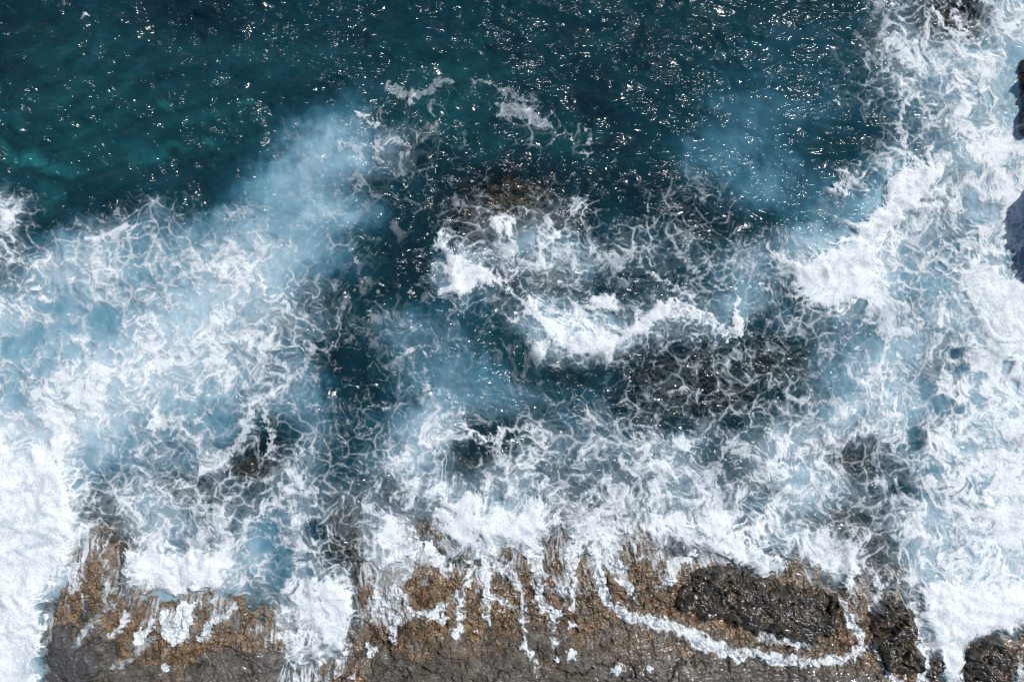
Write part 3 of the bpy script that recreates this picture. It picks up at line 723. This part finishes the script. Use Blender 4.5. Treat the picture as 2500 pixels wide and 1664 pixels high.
def rock_material(kind):
    t = NT({'crust':'barnacled rock','slate':'slate rock','wet':'wet dark rock','shelf':'shore rock'}[kind]); p = t.pos()
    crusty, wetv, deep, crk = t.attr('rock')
    big = t.noise(p, .35, 4, .6, .6); mid = t.noise(p, 1.6, 5, .62, .5); fin = t.noise(p, 9., 5, .7, .3); vf = t.noise(p, 28., 3, .7)
    pores = t.vor(p, 6.5)
    gv = t.math('ADD', t.math('MULTIPLY', fin, .42), t.math('ADD', t.math('MULTIPLY', mid, .30), t.math('MULTIPLY', vf, .28)))
    tan = t.ramp(gv, [(.36,(.014,.011,.008)),(.44,(.055,.038,.022)),(.50,(.18,.118,.064)),(.56,(.31,.215,.125)),(.66,(.50,.39,.26))])
    mottle = t.remap(t.noise(p, 1.0, 5, .7, .8), .44, .60); tan = t.mixc(t.math('MULTIPLY', mottle, .75), tan, t.ramp(gv, [(.40,(.012,.010,.007)),(.52,(.060,.048,.024)),(.64,(.17,.13,.07))]))
    red = t.math('MULTIPLY', t.remap(t.noise(p, 2.2, 3, .6), .56, .68), .45); tan = t.mixc(red, tan, (.26,.09,.045))
    grey = t.ramp(t.math('ADD', t.math('MULTIPLY', fin, .35), t.math('ADD', t.math('MULTIPLY', mid, .40), t.math('MULTIPLY', vf, .25))), [(.34,(.018,.016,.014)),(.44,(.056,.050,.042)),(.53,(.125,.112,.092)),(.64,(.25,.215,.17))])
    grey = t.mixc(t.math('MULTIPLY', t.remap(big, .48, .62), .5), grey, (.135,.105,.075))
    olive = t.math('MULTIPLY', t.remap(t.noise(p, 1.1, 4, .65), .54, .64), t.remap(fin, .42, .56))
    grey = t.mixc(t.math('MULTIPLY', olive, .75), grey, (.075,.058,.018))
    if kind == 'slate': col = t.mixc(.75, grey, t.mixc(mid, (.022,.024,.028), (.10,.10,.105)))
    elif kind == 'wet':
        dk = t.ramp(mid, [(.32,(.007,.006,.005)),(.5,(.020,.016,.011)),(.68,(.060,.046,.028))]); col = t.mixc(t.math('MULTIPLY', crusty, .38), dk, tan)
        col = t.mixc(t.math('MULTIPLY', olive, .6), col, (.060,.045,.010))
    elif kind == 'crust': col = t.mixc(.45, tan, (.17,.105,.060))
    else: col = t.mixc(t.remap(t.math('ADD', crusty, t.math('MULTIPLY', t.math('SUBTRACT', fin, .5), 1.1)), .35, .65), grey, tan)
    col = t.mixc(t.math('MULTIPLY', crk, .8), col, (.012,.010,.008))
    wetp = t.math('ADD', wetv, t.math('MULTIPLY', t.math('SUBTRACT', mid, .5), 1.4), True)
    h = t.math('ADD', t.math('MULTIPLY', fin, .16), t.math('ADD', t.math('MULTIPLY', vf, .035), t.math('MULTIPLY', pores, -.05)))
    nrm = t.bump(h, .16 if kind == 'wet' else .40, 1.0)
    b = t.n('ShaderNodeBsdfPrincipled'); t.put(b.inputs['Base Color'], col); t.put(b.inputs['Normal'], nrm)
    t.put(b.inputs['Roughness'], t.remap(wetp, .1, .9, .75, .30)); b.inputs['IOR'].default_value = 1.4
    t.put(b.inputs['Coat Weight'], t.math('MULTIPLY', wetp, 1.0)); b.inputs['Coat Roughness'].default_value = .23; b.inputs['Coat IOR'].default_value = 1.6
    t.put(t.out.inputs[0], b.outputs[0]); return t.m

MW, MF = water_material(), foam_material()
MR = {k: rock_material(k) for k in ('crust','slate','wet','shelf')}
def tag(o, label=None, cat=None, group=None, kind=None):
    if label: o['label'] = label
    if cat: o['category'] = cat
    if group: o['group'] = group
    if kind: o['kind'] = kind

# ================================================================ ground, rocks
wetmap = np.clip(.18+.60*sst(900, 1700, X)*sst(1200,1400,Y)+.5*sst(140, 10, shore)*.6-.25*sst(120,220,shore)*(X < 1500)+fbm(X/130, Y/130, 3, 801)*.35, 0, 1)
sl = win(-200, 1120, 2700, 1900)
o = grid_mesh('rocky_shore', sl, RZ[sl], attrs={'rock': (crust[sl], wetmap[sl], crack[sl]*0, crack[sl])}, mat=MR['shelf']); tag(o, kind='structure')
FAR = 1500.
def sheet(name, z, x0, y0, x1, y1, n, mat, kind='structure', zf=None):
    gx = np.linspace(x0, x1, n); gy = np.linspace(y0, y1, n)
    vs = [(float(a), float(b), float(z if zf is None else zf(a,b))) for b in gy for a in gx]
    fs = [(j*n+i, j*n+i+1, (j+1)*n+i+1, (j+1)*n+i) for j in range(n-1) for i in range(n-1)]
    me = bpy.data.meshes.new(name); me.from_pydata(vs, [], fs); me.materials.append(mat)
    o = bpy.data.objects.new(name, me); sc.collection.objects.link(o); tag(o, kind=kind); return o
# sea floor: a rough sheet under the bay, reaching the horizon
bed = NT('sea floor'); bp = bed.pos(); bb = bed.n('ShaderNodeBsdfPrincipled')
bed.put(bb.inputs['Base Color'], bed.ramp(bed.noise(bp, .5, 5, .65, .4), [(.35,(.012,.016,.015)),(.55,(.05,.055,.045)),(.7,(.12,.12,.09))])); bed.put(bed.out.inputs[0], bb.outputs[0])
sheet('sea_floor', -3.2, -FAR, -FAR, FAR, FAR, 60, bed.m, zf=lambda a,b: -3.2+.3*math.sin(a*.8)*math.cos(b*.7))
for r in ROCKS:
    sl = r['sl']; sd = r['sd']
    keep = (sd[:-1,:-1] < 14)
    zz = r['z']-np.clip(sd-2, 0, 12)*.12
    cr = np.clip(.5+fbm(X[sl]/40, Y[sl]/40, 3, 811)*1.3, 0, 1)
    wt = np.full_like(cr, {'wet':.95,'slate':.25,'crust':.5}[r['mat']] if r['name'] != 'sea_stack' else .45)+fbm(X[sl]/50, Y[sl]/50, 2, 812)*.4
    o = grid_mesh(r['name'], sl, zz, keep=keep, attrs={'rock': (cr, np.clip(wt,0,1), cr*0, cr*0)}, mat=MR[r['mat']])
    tag(o, r['label'], r['cat'], r['group'])

# ================================================================ water
full = np.s_[0:H, 0:W]
o = grid_mesh('sea_water', full, WZ, attrs={'water': (M, clear, turq, tone)}, mat=MW, stride=2); tag(o, kind='structure')
def skirt(name, mat):
    x0 = (xs[0]-1250)*S; x1 = (xs[-2 if (W-1)%2 else -1]-1250)*S; y1 = (832-ys[0])*S; y0 = (832-ys[-2 if (H-1)%2 else -1])*S
    xsn = sorted(set([-FAR, x0, x1, FAR])); 
    vs = [(-FAR,y1,0),(FAR,y1,0),(FAR,FAR,0),(-FAR,FAR,0),(-FAR,y0,0),(x0,y0,0),(x0,y1,0),(FAR,y0,0),(x1,y0,0),(x1,y1,0)]
    fs = [(0,6,9,1,2,3),(4,5,6,0),(8,7,1,9)]
    me = bpy.data.meshes.new(name); me.from_pydata(vs, [], fs)
    at = me.attributes.new('water', 'FLOAT_COLOR', 'POINT'); at.data.foreach_set('color', [.12,0,0,.5]*len(vs)); me.materials.append(mat)
    o = bpy.data.objects.new(name, me); sc.collection.objects.link(o); tag(o, kind='structure')
skirt('open_sea', MW)
land = NT('land'); lp = land.pos(); lb = land.n('ShaderNodeBsdfPrincipled'); land.put(lb.inputs['Base Color'], land.ramp(land.noise(lp, .6, 6, .65), [(.35,(.03,.027,.024)),(.65,(.16,.13,.1))])); land.put(land.out.inputs[0], lb.outputs[0])
ybot = (832-ys[-1])*S
sheet('coast_ground', .5, -FAR, -FAR, FAR, ybot+.6, 60, land.m, zf=lambda a,b: .55+min(6, (ybot-b)*.05) if b < ybot else -.3)

# ================================================================ foam
thick = blur(A, 3)*.05+blur(white*(.16+.22*F['r1']+.10*F['clump']), 3)
FZ = np.maximum(TOPZ, blur(TOPZ, 2))+.02+A*.012+thick*(1-.8*sst(-5,30,shore))
FZ = np.where(shore > 0, np.maximum(TOPZ+.02, TOPZ*.5+blur(TOPZ,2)*.5+.02)+A*.03, FZ)
owner = np.zeros(X.shape, np.int16); best = np.full(X.shape, .0, np.float32)
OWN = []
def claim(name, label, cat, field, thr=.3, group=None):
    OWN.append((name, label, cat, group)); k = len(OWN)
    m = (field > thr) & (field > best); owner[m] = k; best[m] = field[m]
def cfield(i, grow=22):
    pts, soft, st = CRESTS[i]
    x0 = min(p[0] for p in pts)-60; x1 = max(p[0] for p in pts)+60; y0 = min(p[1] for p in pts)-60; y1 = max(p[1] for p in pts)+60
    sl = win(x0,y0,x1,y1); f = np.zeros_like(X)
    f[sl] = sst(grow, 0, poly_sdf(X[sl]+w2x[sl]*14+w3x[sl]*9, Y[sl]+w2y[sl]*14+w3y[sl]*9, pts)); return f
def sfield(ids, pad=14):
    f = np.zeros_like(X)
    for i in ids:
        pts, ws, s_ = STREAMS[i]
        x0 = min(p[0] for p in pts)-60; x1 = max(p[0] for p in pts)+60; y0 = min(p[1] for p in pts)-60; y1 = max(p[1] for p in pts)+60
        sl = win(x0,y0,x1,y1)
        f[sl] = np.maximum(f[sl], sst(pad, 0, seg_dist(X[sl]+w2x[sl]*10+w3x[sl]*8, Y[sl]+w2y[sl]*10+w3y[sl]*8, pts, ws)))
    return f*(shore > -6)
claim('breaking_wave', 'compact white foam lobe left of the curved wave crest, below the submerged brown rock', 'breaking wave', cfield(0))
claim('breaking_wave', 'long curved white wave crest bowed downwards in the middle of the bay', 'breaking wave', cfield(1))
claim('breaking_wave', 'broad diagonal band of thick white surf, smooth blue water on its upper left', 'breaking wave', cfield(2))
claim('breaking_wave', 'white streaked wave crest cut by the left edge, above the dark water gap', 'breaking wave', cfield(3))
claim('surf_burst', 'round burst of white surf over the submerged brown rock', 'surf burst', cfield(4))
claim('surf_burst', 'soft white surf burst against the rocks at bottom centre, streams fanning out below it', 'surf burst', cfield(6))
claim('surf_burst', 'huge mass of white water under the tall cliff rock on the right edge', 'surf burst', cfield(13))
claim('foam_chute', 'wide white torrent of foam running down the left edge beside the slate boulder', 'foam chute', cfield(7))
claim('foam_chute', 'thick white foam filling the rock channel left of the barnacled slope', 'foam chute', cfield(9))
claim('foam_chute', 'bright foam funnel narrowing between the craggy knoll and the lower right corner rock', 'foam chute', cfield(15))
claim('foam_tongue', 'white foam tongue spilling down the brown rock just right of the filled channel', 'foam tongue', cfield(8))
claim('foam_tongue', 'bright white slab of foam lying in a notch of brown rock at lower left', 'foam tongue', cfield(11))
claim('foam_tongue', 'pointed white foam tongue reaching down along the left side of the large wet outcrop', 'foam tongue', cfield(16))
claim('foam_tongue', 'white foam tongue dropping onto the right end of the large wet outcrop', 'foam tongue', cfield(17))
claim('foam_tongue', 'short foam tongue between the large wet outcrop and the craggy knoll', 'foam tongue', cfield(18))
for ids, lab in [([1,0],'branching thin foam streams under the foam tongue right of the channel'),([2,4],'straight white foam stream dropping from the surf burst down the brown slope'),
 ([3],'faint foam stream just left of the straight stream below the surf burst'),([5],'long bent foam stream running furthest down onto the grey slab'),
 ([6,7],'foam stream with a white hooked foot on the brown slope'),([8,9],'pale foam stream fading out between the hooked stream and the long channel stream'),
 ([10,11],'long foam stream curving from the surf and along the foot of the large wet outcrop'),([12],'short bright foam strip tucked under the lower side of the large wet outcrop'),
 ([13],'foam stream rounding the right end of the large wet outcrop'),([14],'short wide foam stream ending beside the dark rounded shore rock'),
 ([15],'narrow foam stream between the craggy knoll and the rock ridge'),([16],'foam stream along the left foot of the craggy knoll at the bottom edge'),
 ([17],'thin foam trickle down brown rock beside the left chute'),([21],'short foam trickle right of the bright foam slab on brown rock'),
 ([20],'short foam trickle left of the bright foam slab on brown rock'),([23],'thin diagonal foam trickle running down-left from the bright foam slab')]:
    claim('foam_stream', lab, 'foam stream', sfield(ids), .25)
for i, (px, py, r, lab) in enumerate(PATCHES):
    d = np.hypot(X+w2x*8+w3x*8-px, Y+w2y*8+w3y*8-py)/r; f = sst(2.2, .5, d)
    claim('foam_patch', lab, 'foam patch', f, .02)
vis = np.maximum.reduce([A[:-1,:-1], A[1:,:-1], A[1:,1:], A[:-1,1:]]) > .03
own = owner[:-1,:-1]
fa = {'foam': (A, thick, white)}
o = grid_mesh('sea_foam', full, FZ, keep=vis & (own == 0), attrs=fa, mat=MF); tag(o, kind='stuff'); tag(o, 'white lace of drifting sea foam spread over the bay water', 'foam')
for k, (n, lab, cat, grp) in enumerate(OWN, 1):
    jj, ii = np.where(own == k)
    if jj.size == 0: continue
    sl = np.s_[jj.min():jj.max()+2, ii.min():ii.max()+2]
    kp = (vis & (own == k))[jj.min():jj.max()+1, ii.min():ii.max()+1]
    o = grid_mesh(n, sl, FZ[sl], keep=kp, attrs={'foam': tuple(c[sl] for c in fa['foam'])}, mat=MF)
    if o: tag(o, lab, cat, grp)
